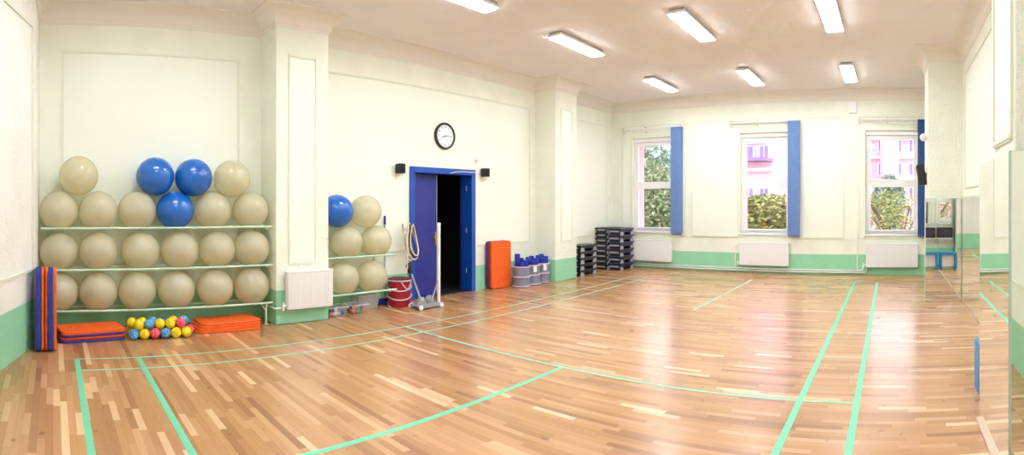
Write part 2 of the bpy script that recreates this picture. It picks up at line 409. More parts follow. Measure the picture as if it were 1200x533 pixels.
# left wall: panel and chair rail follow the slanted wall
def slant(p, q, z0, z1, t, e0=0., e1=1.):
    p, q = Vector(p), Vector(q); d = (q-p); n_ = Vector((-d.y, d.x)).normalized()
    if n_.x < 0: n_ = -n_
    a, b = p+d*e0, p+d*e1
    return [(v.x, v.y) for v in (a, b, b+n_*t, a+n_*t)], z0, z1
tn[0] += 1
root = empty('trim_%d' % tn[0], (0, 0, 0), label='chair rail and panel edge on the rough left wall', cat='wall panel', kind='structure')
g = MB()
for args in (((-.19, 5.72), (-.48, 4.77), .80, .825, .02), ((-.48, 4.77), (-1.62, 1.15), .80, .825, .02), ((-.19, 5.72), (-.48, 4.77), 3.36, 3.39, .018, .12), ((-.48, 4.77), (-1.62, 1.15), 3.36, 3.39, .018), ((-.19, 5.72), (-.48, 4.77), .80, 3.39, .018, .10, .13)):
    pl, z0, z1 = slant(*args); g.prism(pl, 'z', z0, z1)
g.build('panel_moulding', 'mould', root, smooth=False)

# ---------------------------------------------------------------- windows
def window(i, y0, y1, label):
    root = empty('window_%d' % i, (B, 0, 0), label=label, cat='window', kind='structure')
    f = MB(); x0, x1 = .09, .16
    f.box(x0, x1, y0, y0+.06, WZ0, WZ1-.09); f.box(x0, x1, y1-.06, y1, WZ0, WZ1-.09)
    f.box(x0, x1, y0+.06, y1-.06, WZ0, WZ0+.05); f.box(x0, x1, y0+.06, y1-.06, WZ1-.14, WZ1-.09); f.box(x0-.01, x1, y0+.06, y1-.06, 1.915, 2.0)
    f.box(x0-.05, x1, y0, y1, WZ1-.09, WZ1)
    f.build('window_frame', 'whiter', root, bevel=.006)
    for (z0, z1) in ((WZ0+.05, 1.915), (2.0, WZ1-.14)):
        s = MB(); a, b = y0+.06, y1-.06
        s.box(x0-.015, x0+.045, a, a+.045, z0, z1); s.box(x0-.015, x0+.045, b-.045, b, z0, z1); s.box(x0-.015, x0+.045, a+.045, b-.045, z0, z0+.04); s.box(x0-.015, x0+.045, a+.045, b-.045, z1-.04, z1)
        so = s.build('window_sash', 'whiter', root, bevel=.005)
        MB().box(x0+.012, x0+.018, a+.045, b-.045, z0+.04, z1-.04).build('window_pane', 'glass', so, smooth=False)
    MB().box(-.06, .09, y0-.04, y1+.04, WZ0-.035, WZ0).build('window_sill', 'whiter', root, bevel=.006)
    # casing round the opening
    c = MB(); c.box(-.02, .0, y0-.07, y0, WZ0, WZ1+.08); c.box(-.02, .0, y1, y1+.07, WZ0, WZ1+.08); c.box(-.02, .0, y0, y1, WZ1, WZ1+.08)
    c.build('window_casing', 'mould', root, bevel=.005)
window(1, *wins[0], 'left-hand tall white window looking onto a tree')
window(2, *wins[1], 'middle tall white window with olive foliage outside')
window(3, *wins[2], 'right-hand tall white window facing a pink building')

def blind(y0, y1, z0, z1, ry, label, m='blind'):
    root = empty('vertical_blind', (B, (y0+y1)/2, 0), label=label, cat='blind', group='blue vertical blinds gathered beside the windows')
    s = MB(); n = 9; wd = y1-y0
    pts = []
    for k in range(n):
        y = -wd/2+wd*(k+.5)/n
        s.add([(-.15, y-.014, z0), (-.15+.0, y+.012, z0), (-.035, y+.016, z0), (-.035, y-.010, z0), (-.15, y-.014, z1), (-.15, y+.012, z1), (-.035, y+.016, z1), (-.035, y-.010, z1)], [(0, 1, 2, 3), (4, 7, 6, 5), (0, 4, 5, 1), (1, 5, 6, 2), (2, 6, 7, 3), (3, 7, 4, 0)])
    s.build('blind_slats', m, root, smooth=False)
    b = MB()
    for k in range(n):
        y = -wd/2+wd*(k+.5)/n; b.cyl((-.09, y-.012, z0-.02), (-.09, y+.012, z0-.02), .008, n=8)
    b.build('bottom_weights', m, root)
    yc = (y0+y1)/2
    r = MB(); r.box(-.11, -.075, -wd/2, ry-yc, z1+.005, z1+.03); r.cyl((-.07, ry-yc, z1-.06), (-.07, -wd/2, z1-.06), .008, n=8)
    r.build('head_rail', 'white', root)
    k = MB()
    for yy in (ry-yc-.05, (ry-yc)*.55, -wd/2+.04): k.box(-.12, 0, yy-.01, yy+.01, z1+.03, z1+.045); k.box(-.085, 0, yy-.006, yy+.006, z1-.07, z1-.05)
    k.each('rail_bracket', 'steel', root)
    return root
blind(4.66, 4.92, .83, 3.28, 6.24, 'blue vertical blind bunched beside the window near the black steps')
blind(1.94, 2.20, .83, 3.30, 3.54, 'blue vertical blind bunched beside the middle window')
blind(-.84, -.58, .83, 3.30, .70, 'darker blue vertical blind bunched between the third window and the pillar', 'blindd')

# ---------------------------------------------------------------- radiators
def radiator(loc, wd, z0, z1, rz, label, fins=22):
    root = empty('radiator', loc, rz, label=label, cat='radiator', group='white panel radiators')
    b = MB(); b.box(-wd/2, wd/2, -.05, .05, z0, z1); b.build('panel_body', 'rad', root, bevel=.01)
    g = MB()
    for k in range(fins):
        x = -wd/2+.03+(wd-.06)*k/(fins-1); g.box(x-.006, x+.006, -.056, -.049, z0+.03, z1-.03)
    g.build('panel_ribs', 'rad', root, bevel=.002)
    t = MB(); t.box(-wd/2-.004, wd/2+.004, -.058, .054, z1-.012, z1+.008); t.build('top_grille', 'rad', root, bevel=.004)
    k = MB()
    for x in (-wd/2+.12, wd/2-.12): k.box(x-.015, x+.015, .05, .078, z0+.1, z1-.1)
    k.each('wall_bracket', 'steel', root)
    v = MB(); v.cyl((-wd/2-.0, .0, z0+.05), (-wd/2-.05, 0, z0+.05), .014); v.cyl((-wd/2-.045, 0, z0-.01), (-wd/2-.045, 0, z0+.09), .016)
    v.build('valve', 'white', root)
    return root
radiator((3.115, P-.08, 0), .64, .20, .665, 0, 'white radiator on the pillar between the ball racks')
for (y0, y1), lab in zip(((4.92, 6.0), (2.18, 3.28), (-.58, .52)), ('under the window beside the black steps', 'under the middle window', 'under the window facing the pink building')):
    radiator((B-.08, (y0+y1)/2, 0), y1-y0, .17, .66, -PI/2, 'white radiator '+lab, 34)
# heating pipes
def pipe(pts, r, label, name='heating_pipe'):
    return tag(MB().tube(pts, r).build(name, 'pipe'), label, 'pipe', kind='thing')
pipe([(B-.04, 6.4, .095), (B-.04, 3.40, .095), (B-.04, .66, .095), (B-.04, .60, .10), (B-.04, .585, .13), (B-.04, .585, .20), (B-.04, .565, .225)], .014, 'upper white heating pipe low along the window wall')
pipe([(B-.04, 6.4, .05), (B-.04, .62, .05), (B-.04, .54, .055), (B-.04, .51, .08), (B-.04, .51, .14)], .014, 'lower white heating pipe just above the floor along the window wall')
pipe([(B-.035, .70, .11), (B-.035, .70, .88)], .010, 'thin upright white pipe beside the radiator under the pink building window')
pipe([(B-.035, 3.40, .11), (B-.035, 3.40, .60), (B-.035, 3.33, .62)], .010, 'thin upright white pipe beside the middle radiator')
pipe([(A1-.03, D-.02, .235), (A1-.03, D-.1, .22), (A1-.03, P+.05, .215), (A1-.03, P-.03, .215), (2.74, P-.04, .215)], .011, 'thin white pipe bending round the radiator pillar')

# ---------------------------------------------------------------- door
door = empty('door_1', (0, 0, 0), label='open blue double door with a dark passage behind', cat='door', kind='structure')
f = MB(); fw = .095
f.box(DX0, DX0+fw, D-.03, D+.22, 0, DZ); f.box(DX1-fw, DX1, D-.03, D+.22, 0, DZ); f.box(DX0+fw, DX1-fw, D-.03, D+.22, DZ-fw, DZ)
f.build('door_frame', 'doorblue', door, bevel=.006)
def leaf(px, ang, sgn, nm):
    lf = empty(nm, (px, D+.10, 0)); lf.parent = door; lf.rotation_euler = (0, 0, ang)
    b = MB(); b.box(0 if sgn > 0 else -.625, .625 if sgn > 0 else 0, -.02, .02, .008, DZ-fw-.005); lb = b.build('leaf_panel', 'leaf', lf, bevel=.004)
    return lf
lf = leaf(DX0+fw+.004, math.radians(8), 1, 'door_leaf')
h = MB(); h.box(.575, .605, -.03, -.02, .82, 1.04); h.cyl((.59, -.028, .96), (.59, -.07, .96), .009); h.tube([(.59, -.066, .96), (.56, -.068, .96), (.49, -.066, .955)], .009)
h.build('door_handle', 'brass', lf)
MB().box(.615, .627, -.026, -.018, .01, DZ-fw-.01).build('door_edge_strip', 'steel', lf)
rf = leaf(DX1-fw+.01, math.radians(176), -1, 'door_leaf')
rf.location.y = D+.265
for z in (.35, 1.05, 1.78):
    MB().cyl((DX1-fw-.008, D+.10, z-.04), (DX1-fw-.008, D+.10, z+.04), .009, n=10).build('door_hinge', 'steel', door)
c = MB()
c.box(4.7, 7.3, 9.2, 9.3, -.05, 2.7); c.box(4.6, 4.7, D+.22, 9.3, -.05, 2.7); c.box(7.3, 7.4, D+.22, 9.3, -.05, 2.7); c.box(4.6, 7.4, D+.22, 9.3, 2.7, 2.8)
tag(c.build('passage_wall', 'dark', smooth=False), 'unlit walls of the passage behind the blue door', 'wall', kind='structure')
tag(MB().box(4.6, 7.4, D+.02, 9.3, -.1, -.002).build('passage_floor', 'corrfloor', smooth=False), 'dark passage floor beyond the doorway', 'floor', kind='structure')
tag(MB().tube([(6.02, D-.037, 2.02), (6.12, D-.038, 2.045), (6.3, D-.038, 2.06), (6.5, D-.038, 2.055), (6.62, D-.034, 2.06), (6.64, D-.012, 2.12), (6.66, D-.012, 2.2)], .006).build('door_cable', 'pipe'), 'thin white cable looping over the blue door frame', 'cable')

# ---------------------------------------------------------------- floor lines
M['tape2'] = mottled('pale_mint_tape', s2l(146, 196, 168), .06, 9, .45)
def line(x0, x1, y0, y1, label, m='tape'):
    zt = .0012 if x1-x0 > y1-y0 else .0019      # one tape laid over the other where they cross
    return tag(MB().box(x0, x1, y0, y1, -.001, zt).build('floor_line', m, smooth=False), label, 'floor line', group='mint tape court lines', kind='structure')
h_ = .025
YS, YT = .255, 5.17
line(.23-h_, .23+h_, YS, YT, 'leftmost mint court line starting near the stacked mats')
line(.83-h_, .83+h_, YS, YT, 'second mint court line from the left running toward the ball pile')
line(4.016-.018, 4.016+.018, YS, YT, 'long pale mint line crossing the middle of the floor', 'tape2')
line(.23, 9.8, YT-.014, YT+.014, 'thin pale mint line nearest the door wall', 'tape2')
line(.23, 9.8, 4.805, 4.835, 'thin pale mint line second nearest the door wall', 'tape2')
line(.5, 4.016, 2.843-h_, 2.843+h_, 'diagonal-looking mint line in the centre foreground')
line(.5, 10.25, .689-h_, .689+h_, 'bright mint line running from the foreground to the right-hand radiator')
line(.5, 10.25, YS-h_, YS+h_, 'mint line closest to the mirrors')
line(7.05, 10.3, 2.736-.02, 2.736+.02, 'short pale mint line in front of the middle window', 'tape2')

# ---------------------------------------------------------------- ceiling lights
def lamp(x, y):
    root = empty('ceiling_light', (x, y, CEIL))
    MB().box(-.59, .59, -.10, .10, -.03, 0).build('mounting_base', 'steel', root, bevel=.004)
    MB().box(-.60, .60, -.124, .124, -.070, -.028).build('lamp_housing', 'white', root, bevel=.012)
    MB().box(-.592, .592, -.116, .116, -.080, -.060).build('lamp_diffuser', 'lamp', root, bevel=.015, seg=3)
    return root
l0 = lamp(0, 0)
rows_, cols_ = [(1.15, 'row farthest from the windows'), (4.2, 'second row'), (6.7, 'third row'), (9.72, 'row beside the windows')], [(.76, 'column over the mirror side'), (2.6, 'middle column'), (4.45, 'column over the door side')]
first = True
for x, rl in rows_:
    for y, cl in cols_:
        o = l0 if first else copy_tree(l0); first = False
        o.location = (x, y, CEIL)
        tag(o, 'long white ceiling light, %s, %s' % (rl, cl), 'ceiling light', 'fluorescent ceiling lights')

# ---------------------------------------------------------------- clock, speakers, sensors
ck = empty('wall_clock', (5.9, D, 2.63), label='round black-rimmed wall clock above the blue door', cat='clock')
MB().lathe([(.001, 0), (.215, 0), (.222, -.02), (.218, -.045), (.205, -.055), (.19, -.05), (.186, -.03), (.001, -.03)][::-1], 64, axis='y').build('clock_rim', 'black', ck)
MB().lathe([(.001, -.032), (.187, -.032), (.187, -.026), (.001, -.026)], 64, axis='y').build('clock_face', 'clockface', ck)
nm = MB(); dg = None
for k in range(1, 13):
    a = PI/2-k*PI/6
    cu = bpy.data.curves.new('n', 'FONT'); cu.body = str(k); cu.size = .042; cu.align_x = 'CENTER'; cu.align_y = 'CENTER'; cu.extrude = .001
    to = bpy.data.objects.new('n', cu); C.objects.link(to)
    bpy.context.view_layer.update()
    me = bpy.data.meshes.new_from_object(to.evaluated_get(bpy.context.evaluated_depsgraph_get()))
    cx, cz = .148*math.cos(a), .148*math.sin(a)
    nm.add([(v.co.x+cx, -.034-v.co.z, v.co.y+cz) for v in me.vertices], [tuple(p.vertices) for p in me.polygons])
    bpy.data.objects.remove(to); bpy.data.meshes.remove(me); bpy.data.curves.remove(cu)
for k in range(60):
    a = k*PI/30; r0 = .172
    nm.box(-.0015, .0015, -.0345, -.0325, r0, .18, rot=Matrix.Rotation(a, 3, 'Y'), c=(0, 0, 0))
nm.build('clock_numerals', 'black', ck, smooth=False)
def hand(ang, ln, wd, y):
    hb = MB(); hb.box(-wd, wd, y-.002, y, -.025, ln, rot=Matrix.Rotation(ang, 3, 'Y'), c=(0, 0, 0))
    return hb
hand(math.radians(90), .135, .0035, -.038).build('minute_hand', 'black', ck)
hand(math.radians(247), .09, .005, -.036).build('hour_hand', 'black', ck)
MB().cyl((0, -.03, 0), (0, -.042, 0), .009).build('hand_pin', 'black', ck)

def speaker(x, z, label):
    r = empty('wall_speaker', (x, D, z), label=label, cat='speaker', group='small black speakers flanking the door')
    MB().box(-.055, .055, -.15, -.03, -.075, .075).build('speaker_cabinet', 'black', r, bevel=.01)
    MB().box(-.046, .046, -.154, -.149, -.066, .066).build('speaker_grille', 'grille', r, bevel=.004)
    MB().box(-.015, .015, -.03, 0, -.02, .02).build('wall_bracket', 'black', r)
speaker(4.93, 2.05, 'small black wall speaker on the broom side of the blue door')
speaker(6.80, 2.06, 'small black wall speaker on the orange mat side of the blue door')
s_ = empty('motion_sensor', (6.63, D, 2.27), label='tiny white sensor above the cable corner of the door frame', cat='sensor')
MB().lathe([(.001, -.045), (.02, -.042), (.034, -.02), (.034, 0), (.001, 0)], 24, axis='y').build('sensor_dome', 'white', s_)
MB().ball((0, -.043, 0), .012, 12, 8).build('sensor_lens', 'black', s_)
s_ = empty('alarm_box', (B, .80, 3.58), label='small white box high on the wall beside the window facing the pink building', cat='alarm box')
MB().box(-.05, 0, -.085, .085, -.13, .12).build('box_case', 'white', s_, bevel=.012); MB().box(-.055, -.049, -.05, .05, -.08, -.02).build('box_lens', 'paper', s_, bevel=.003)  # first part is the white body of the box itself, no separate mount
s_ = empty('wall_lamp', (8.40, -.584, 2.56), label='round white globe on the edge of the far mirror pillar', cat='lamp')
MB().cyl((0, 0, 0), (0, .02, 0), .045).build('lamp_base', 'white', s_); MB().ball((0, .06, 0), .062).build('lamp_globe', 'white', s_)
s_ = empty('loudspeaker', (8.62, -.584, 1.98), label='tilted black loudspeaker on the far mirror pillar before the dark blind', cat='speaker')
rt = Matrix.Rotation(math.radians(-10), 3, 'X')
MB().box(-.10, .10, .02, .14, -.17, .17, rot=rt, c=(0, .08, 0)).build('speaker_cabinet', 'black', s_, bevel=.012)
MB().box(-.085, .085, .139, .146, -.15, .15, rot=rt, c=(0, .08, 0)).build('speaker_grille', 'grille', s_, bevel=.003)
MB().box(-.02, .02, 0, .04, -.03, .03).build('wall_bracket', 'black', s_)

# ---------------------------------------------------------------- mirrors
def mirror(x0, x1, y0, y1, z1, face, label, z0=.022, lw=.012):
    """thin mirror sheet with its reflecting sheet on the named side"""
    root = empty('wall_mirror', ((x0+x1)/2, (y0+y1)/2, 0), label=label, cat='mirror', group='frameless mirrors on the right')
    hx, hy = (x1-x0)/2, (y1-y0)/2
    MB().box(-hx, hx, -hy, hy, z0, z1).build('mirror_backing', 'medge', root, smooth=False)
    g = MB(); e = .004
    if face == '+y': g.box(-hx+.002, hx-.002, hy, hy+e, z0+.002, z1-.002)
    else: g.box(-hx-e, -hx, -hy+.002, hy-.002, z0+.002, z1-.002)
    g.build('mirror_glass', 'mirror', root, smooth=False)
    k = MB()
    if face == '+y': k.box(-hx, hx, -hy, hy+lw, 0, z0-.002)
    else: k.box(-hx-.035, hx, -hy, hy, 0, z0-.002)
    k.build('mirror_ledge', 'ledge', root, bevel=.006)
    return root
mirror(2.752, 3.68, -.652, -.624, 1.785, '+y', 'tall mirror standing proud of the pillar close to the camera', lw=.032)
mirror(2.72, 2.75, S+.001, -.626, 1.785, '-x', 'mirror facing down the room on the side of the pillar close to the camera')
xs = [3.70, 4.86, 6.02, 7.18, 8.29]
for k in range(4):
    mirror(xs[k]+.002, xs[k+1]-.002, S+.001, S+.021, 1.62, '+y', 'niche mirror on the right wall, '+['first of four, starting behind the stool pillar', 'second of four along the niche', 'third of four along the niche', 'last of four, beside the globe lamp pillar'][k])
mirror(8.295, 8.325, S+.03, -.545, 1.60, '-x', 'mirror facing the camera on the side of the far pillar')

# ---------------------------------------------------------------- niche behind the near pillar
st = empty('step_stool', (4.24, -.893, 0), label='blue step stool with white inner panel behind the near pillar mirror', cat='stool')
MB().box(-.11, .11, -.203, .203, .34, .40).build('seat', 'stool', st, bevel=.012)
for sy in (-1, 1): MB().box(-.11, .11, sy*.175-.028, sy*.175+.028, 0, .34).build('leg', 'stool', st, bevel=.008)
MB().box(-.015, .015, -.146, .146, .06, .34).build('panel', 'cream', st, bevel=.004)
sh = empty('wall_shelf', (3.44, -.90, .66), label='small white shelf under the black stereo behind the near pillar', cat='shelf')
MB().box(0, .22, -.2, .2, 0, .025).build('board', 'white', sh, bevel=.004)
for sy in (-1, 1): MB().prism([(0, 0), (.18, 0), (0, -.14)], 'y', sy*.16-.008, sy*.16+.008).each('bracket', 'white', sh)
bb = empty('stereo', (3.55, -.90, .685), label='black stereo with grey display on the small white shelf', cat='stereo')
MB().box(-.09, .08, -.19, .19, .002, .25).build('case', 'black', bb, bevel=.012); MB().box(.079, .086, -.15, .15, .04, .20).build('display', 'screen', bb, bevel=.004)
fm = empty('framed_mirror', (3.44, -.90, 1.0), label='white framed mirror hung above the black stereo', cat='mirror')
fr = MB(); fr.box(.002, .03, -.2, -.165, 0, .6); fr.box(.002, .03, .165, .2, 0, .6); fr.box(.002, .03, -.165, .165, 0, .04); fr.box(.002, .03, -.165, .165, .56, .6)
fr.build('frame', 'white', fm, bevel=.006); MB().box(.004, .016, -.166, .166, .039, .561).build('mirror_glass', 'mirror', fm, smooth=False)

# ---------------------------------------------------------------- ball racks and big balls
def rack(x0, x1, zs, feet, label):
    root = empty('ball_rack', (0, 0, 0), label=label, cat='rack', group='wall racks for exercise balls')
    for z in zs:
        MB().cyl((x0, 6.13, z), (x1, 6.13, z), .013, n=12).build('front_rail', 'rail', root)
        MB().cyl((x0, 6.415, z), (x1, 6.415, z), .012, n=12).build('rear_rail', 'rail', root)
    for fx, full in feet:
        b = MB()
        for z in zs: b.cyl((fx, 6.13, z-.02), (fx, D-.001, z-.02), .010, n=10)
        b.each('arm', 'rail', root)
        b = MB()
        if full: b.cyl((fx, 6.16, 0), (fx, 6.16, min(zs)-.02), .014, n=12); b.tube([(fx-.07, 6.15, min(zs)-.01), (fx-.03, 6.155, min(zs)-.07), (fx, 6.16, min(zs)-.1)], .008); b.cyl((fx, 6.16, 0), (fx, 6.16, .006), .03)
        b.box(fx-.015, fx+.015, D-.03, D-.001, min(zs)-.1, max(zs)+.03)
        b.build('upright', 'rail', root, bevel=.002)
    return root
rack(-.14, 2.672, (.272, .745, 1.225), ((-.05, True), (2.60, True)), 'long pale three-tier rack full of exercise balls above the flat mats')
rack(3.455, 4.60, (.285, .785), ((4.50, False),), 'short two-tier rack between the radiator pillar and the door')
RB = .2305
bp = MB().ball((0, 0, 0), 1.0, 48, 28)
nub = MB().cyl((0, 0, 0), (0, 0, .02), .03, n=12)
ballproto = {}
def bigball(x, y, z, col, label, group, r=RB):
    if col not in ballproto:
        root = empty('exercise_ball', (x, y, z)); me = MB().ball((0, 0, 0), 1.0, 48, 28).build('ball_skin', 'pearl' if col == 'p' else 'blueball', root)
        q = MB().lathe([(.001, .0), (.05, .0), (.055, -.006), (.03, -.012), (.001, -.012)], 16, (0, 0, 0), 'y').build('plug', 'pearl' if col == 'p' else 'blueball', root, loc=(.12, -.985, -.1))
        ballproto[col] = root; o = root
    else: o = copy_tree(ballproto[col])
    o.location = (x, y, z); o.scale = (r, r, r); o.rotation_euler = (R.uniform(-.9, .9), R.uniform(-1, 1), R.uniform(-.8, .8))
    tag(o, label, 'exercise ball', group)
rows = [('bottom rail', .474, [.068, .531, .995, 1.470, 1.962, 2.448], 'pppppp'),
        ('middle rail', .947, [.068, .531, 1.037, 1.520, 1.985, 2.449], 'pppppp'),
        ('top rail', 1.427, [.068, .530, .992, 1.457, 1.931, 2.435], 'pppbpp')]
for nm_, z, xl, cl in rows:
    for k, (x, c_) in enumerate(zip(xl, cl)):
        bigball(x, 6.272, z, c_, '%s ball on the %s of the long rack, %s from the standing mats' % ('pearl white' if c_ == 'p' else 'blue', nm_, nth[k]), 'exercise balls on the long rack')
for x, z, c_, lb in ((.299, 1.836, 'p', 'pearl white exercise ball at the peak above the standing mats'), (1.214, 1.836, 'b', 'blue exercise ball perched high on the side of the standing mats'), (1.69, 1.826, 'b', 'blue exercise ball perched high on the side of the radiator pillar'), (2.183, 1.817, 'p', 'pearl white exercise ball at the peak beside the radiator pillar')):
    bigball(x, 6.272, z+.001, c_, lb, 'exercise balls on the long rack')
RS = .226
for x, z, c_, lb in ((3.79, .480, 'p', 'pearl white ball on the lower tier of the short rack, beside the pillar'), (4.262, .480, 'p', 'pearl white ball on the lower tier of the short rack, beside the red bin'),
                     (3.85, .981, 'p', 'pearl white ball on the upper tier of the short rack, under the blue ball'), (4.34, .981, 'p', 'pearl white ball on the upper tier of the short rack, at its open end'),
                     (3.695, 1.409, 'b', 'blue ball half hidden by the radiator pillar atop the short rack'), (4.165, 1.400, 'p', 'pearl white ball on top of the short rack beside the blue one')):
    bigball(x, 6.272, z, c_, lb, 'exercise balls on the short rack', RS)

# ---------------------------------------------------------------- foam mats
def slab_mb(lx, ly, z0, z1, r=.06, n=6):
    pts = []
    for cx, cy, a0 in ((lx/2-r, ly/2-r, 0), (-lx/2+r, ly/2-r, 90), (-lx/2+r, -ly/2+r, 180), (lx/2-r, -ly/2+r, 270)):
        for k in range(n+1):
            a = math.radians(a0+90*k/n); pts.append((cx+r*math.cos(a), cy+r*math.sin(a)))
    return MB().prism(pts, 'z', z0, z1)
def matt(lx, ly, t, cols, loc, rot, label, group):
    """exercise mat made of bonded foam layers, bottom first"""
    if len(cols) == 1:
        root = slab_mb(lx, ly, 0, cols[0][1]*.985).build('foam_mat', cols[0][0], None, bevel=.008, loc=loc); root.rotation_euler = rot
        return tag(root, label, 'exercise mat', group)
    root = empty('foam_mat', loc, label=label, cat='exercise mat', group=group); root.rotation_euler = rot
    z = 0
    for c_, tt in cols:
        slab_mb(lx, ly, z, z+tt*.985).build('foam_layer', c_, root, bevel=min(.008, tt*.3)); z += tt
    return root
# flat pile on the left
zz = .002
for k, (cols, lb) in enumerate(([[('bluefoam', .022), ('maroon', .014)], 'bottom'], [[('orange', .02), ('maroon', .012)], 'middle'], [[('bluefoam', .016), ('orange', .04)], 'top'])):
    t = sum(c_[1] for c_ in cols)
    matt(.74 if k < 2 else .73, .40, t, cols, (.405+.006*k, 5.99+.01*(k % 2), zz), (0, 0, math.radians(10+k)), 'orange and blue foam mat lying under the long rack, %s of the blue-edged pile' % lb, 'mats lying in the left pile'); zz += t+.001
zz = .002
for k, lb in enumerate(('bottom', 'second from bottom', 'second from top', 'top')):
    matt(.80-.015*k, .40, .027, [('orange', .027)], (2.04+.012*k, 6.12+.006*k, zz), (0, 0, math.radians(1.5*k-1)), 'plain orange foam mat between small balls and pillar, %s of its pile' % lb, 'mats lying in the right pile'); zz += .028
# standing at the left wall: slabs on edge, thickness along X
xx = -.180
for k, (cols, lb) in enumerate(([[('bluefoam', .054)], 'blue foam mat standing on edge flush with the rough wall'], [[('orange', .030), ('maroon', .006)], 'orange foam mat standing between a blue mat and another orange one'], [[('orange', .030)], 'orange foam mat in the middle of the standing row'], [[('bluefoam', .050)], 'blue foam mat standing between orange mats in the upright row'], [[('orange', .032)], 'orange foam mat closing the upright row beside the rack'])):
    t = sum(c_[1] for c_ in cols)
    # local z -> world x, local x (length) -> world z
    r_ = matt(.84-.006*(k % 2), .30, t, cols, (xx+.0, 5.54+.012*(k % 3), .425-.003*(k % 2)), (0, PI/2, 0), lb, 'mats standing on edge by the rough wall')
    xx += t+.003
# standing orange mats beside the mesh bins
yy = D-.03
for k, (c_, t, lb) in enumerate((('bluefoam', .018, 'thin navy slab for the shadow edge rearmost against the door wall'), ('maroon', .065, 'maroon foam mat leaning behind the orange mat beside the doorway'), ('orange', .05, 'big orange foam mat leaning upright on the wall beside the mesh bins'))):  # rearmost navy slab puts the shadow edge beside the maroon mat into colour
    # local z -> -y
    r_ = matt(.84, .53-.008*k, t, [(c_, t)], (7.13+.006*k, yy, .425), (0, 0, 0), lb, 'mats leaning between the door and the mesh bins')
    r_.rotation_euler = Matrix(((0, 1, 0), (0, 0, -1), (-1, 0, 0))).to_euler(); yy -= t+.004

# ---------------------------------------------------------------- small balls
SR = .0595; sp0 = None; bproto = {}
def smallball(x, y, z, col, label):
    if col not in bproto:
        bproto[col] = MB().ball((0, 0, 0), SR, 28, 16).build('small_ball', 's_'+col)
        o = bproto[col]
    else: o = bproto[col].copy(); C.objects.link(o)
    o.location = (x, y, z); o.rotation_euler = (R.uniform(0, 3), R.uniform(0, 3), 0)
    tag(o, label, 'ball', 'small balls piled under the long rack')
layers = [('front row on the floor', 5.845, SR+.001, .89, ['blue', 'yellow', 'red', 'blue', 'yellow', 'yellow']),
          ('second row on the floor', 5.95, SR+.001, .9505, ['yellow', 'red', 'yellow', 'blue', 'yellow', 'red']),
          ('third row on the floor', 6.055, SR+.001, .89, ['yellow', 'red', 'yellow', 'blue', 'yellow', 'blue']),
          ('upper front row', 5.881, .158, .83, ['yellow', 'yellow', 'blue', 'yellow', 'yellow', 'red']),
          ('upper back row', 5.987, .158, .89, ['yellow', 'yellow', 'blue', 'navy', 'yellow', 'blue'])]
cn = {'yellow': 'plain yellow', 'blue': 'blue patterned', 'red': 'red patterned', 'navy': 'dark teal'}
nth = ['first', 'second', 'third', 'fourth', 'fifth', 'sixth', 'seventh']
for nm_, y, z, x0, cl in layers:
    for k, c_ in enumerate(cl):
        if nm_.startswith('upper front') and k == 0: continue
        smallball(x0+.1205*k, y, z, c_, '%s small ball, %s from the flat mats in the %s' % (cn[c_], nth[k], nm_))

# ---------------------------------------------------------------- clear boxes with toys
M['clear2'] = M['clear'].copy(); M['clear2'].name = 'very_clear_plastic'
for q_ in M['clear2'].node_tree.nodes:
    if q_.type == 'MIX_SHADER': q_.inputs[0].default_value = .10
def clearbox(x, y, lx, ly, h, label, lid=False):
    root = empty('storage_box', (x, y, 0), label=label, cat='box', group='clear boxes under the short rack')
    b = MB(); t = .006; i = .02
    def ring(z, s): return [(-lx/2+s, -ly/2+s, z), (lx/2-s, -ly/2+s, z), (lx/2-s, ly/2-s, z), (-lx/2+s, ly/2-s, z)]
    v = ring(.002, i)+ring(h, 0)+ring(h, t)+ring(.008, i+t)
    fs = [(3, 2, 1, 0), (12, 13, 14, 15)]
    for k in range(4):
        j = (k+1) % 4; fs += [(k, j, 4+j, 4+k), (4+k, 4+j, 8+j, 8+k), (8+k, 8+j, 12+j, 12+k)]
    b.add(v, fs); b.build('box_body', 'clear' if h > .15 else 'clear2', root)
    r = MB(); q = ring(h-.004, -.006); r.tube([(p[0], p[1], h-.004) for p in q], .006, closed=True); r.build('box_rim', 'band', root)
    return root
clearbox(3.63, 6.22, .29, .22, .13, 'low clear box with coloured toys beside the radiator pillar')
clearbox(3.98, 6.222, .27, .22, .13, 'low clear box with orange toys, middle of three under the short rack')
clearbox(4.275, 6.445, .36, .20, .20, 'taller clear box rearmost under the short rack')
tc_ = [('orange', 'orange'), ('tapegreen', 'green'), ('s_red', 'red'), ('bluebit', 'blue'), ('band', 'pale')]
M['tapegreen'] = mat('toy_green', s2l(70, 150, 90), .5)
k = 0
for bx_, by_, lbx in ((3.63, 6.22, 'clear box by the pillar'), (3.98, 6.222, 'middle clear box')):
    spots = [(-.084+.056*ix, -.056+.056*iy, .028+.010, nth[ix], ['front', 'middle', 'rear'][iy]+' line') for ix in range(4) for iy in range(3)]
    spots += [(-.056+.056*ix, -.028+.056*iy, .038+.041, nth[ix], ['upper front', 'upper rear'][iy]+' line') for ix in range(3) for iy in range(2)]
    for q, (dx, dy, z, a_, l_) in enumerate(spots):
        m_, cw = tc_[(q*3+q//5+(0 if bx_ < 3.8 else 2)) % 5]
        o = MB().ball((0, 0, 0), .0272, 16, 10).build('toy_ball', m_, loc=(bx_+dx, by_+dy, z))
        tag(o, '%s toy ball in the %s, %s in its %s' % (cw, lbx, a_, l_), 'toy', 'toys in the clear boxes')

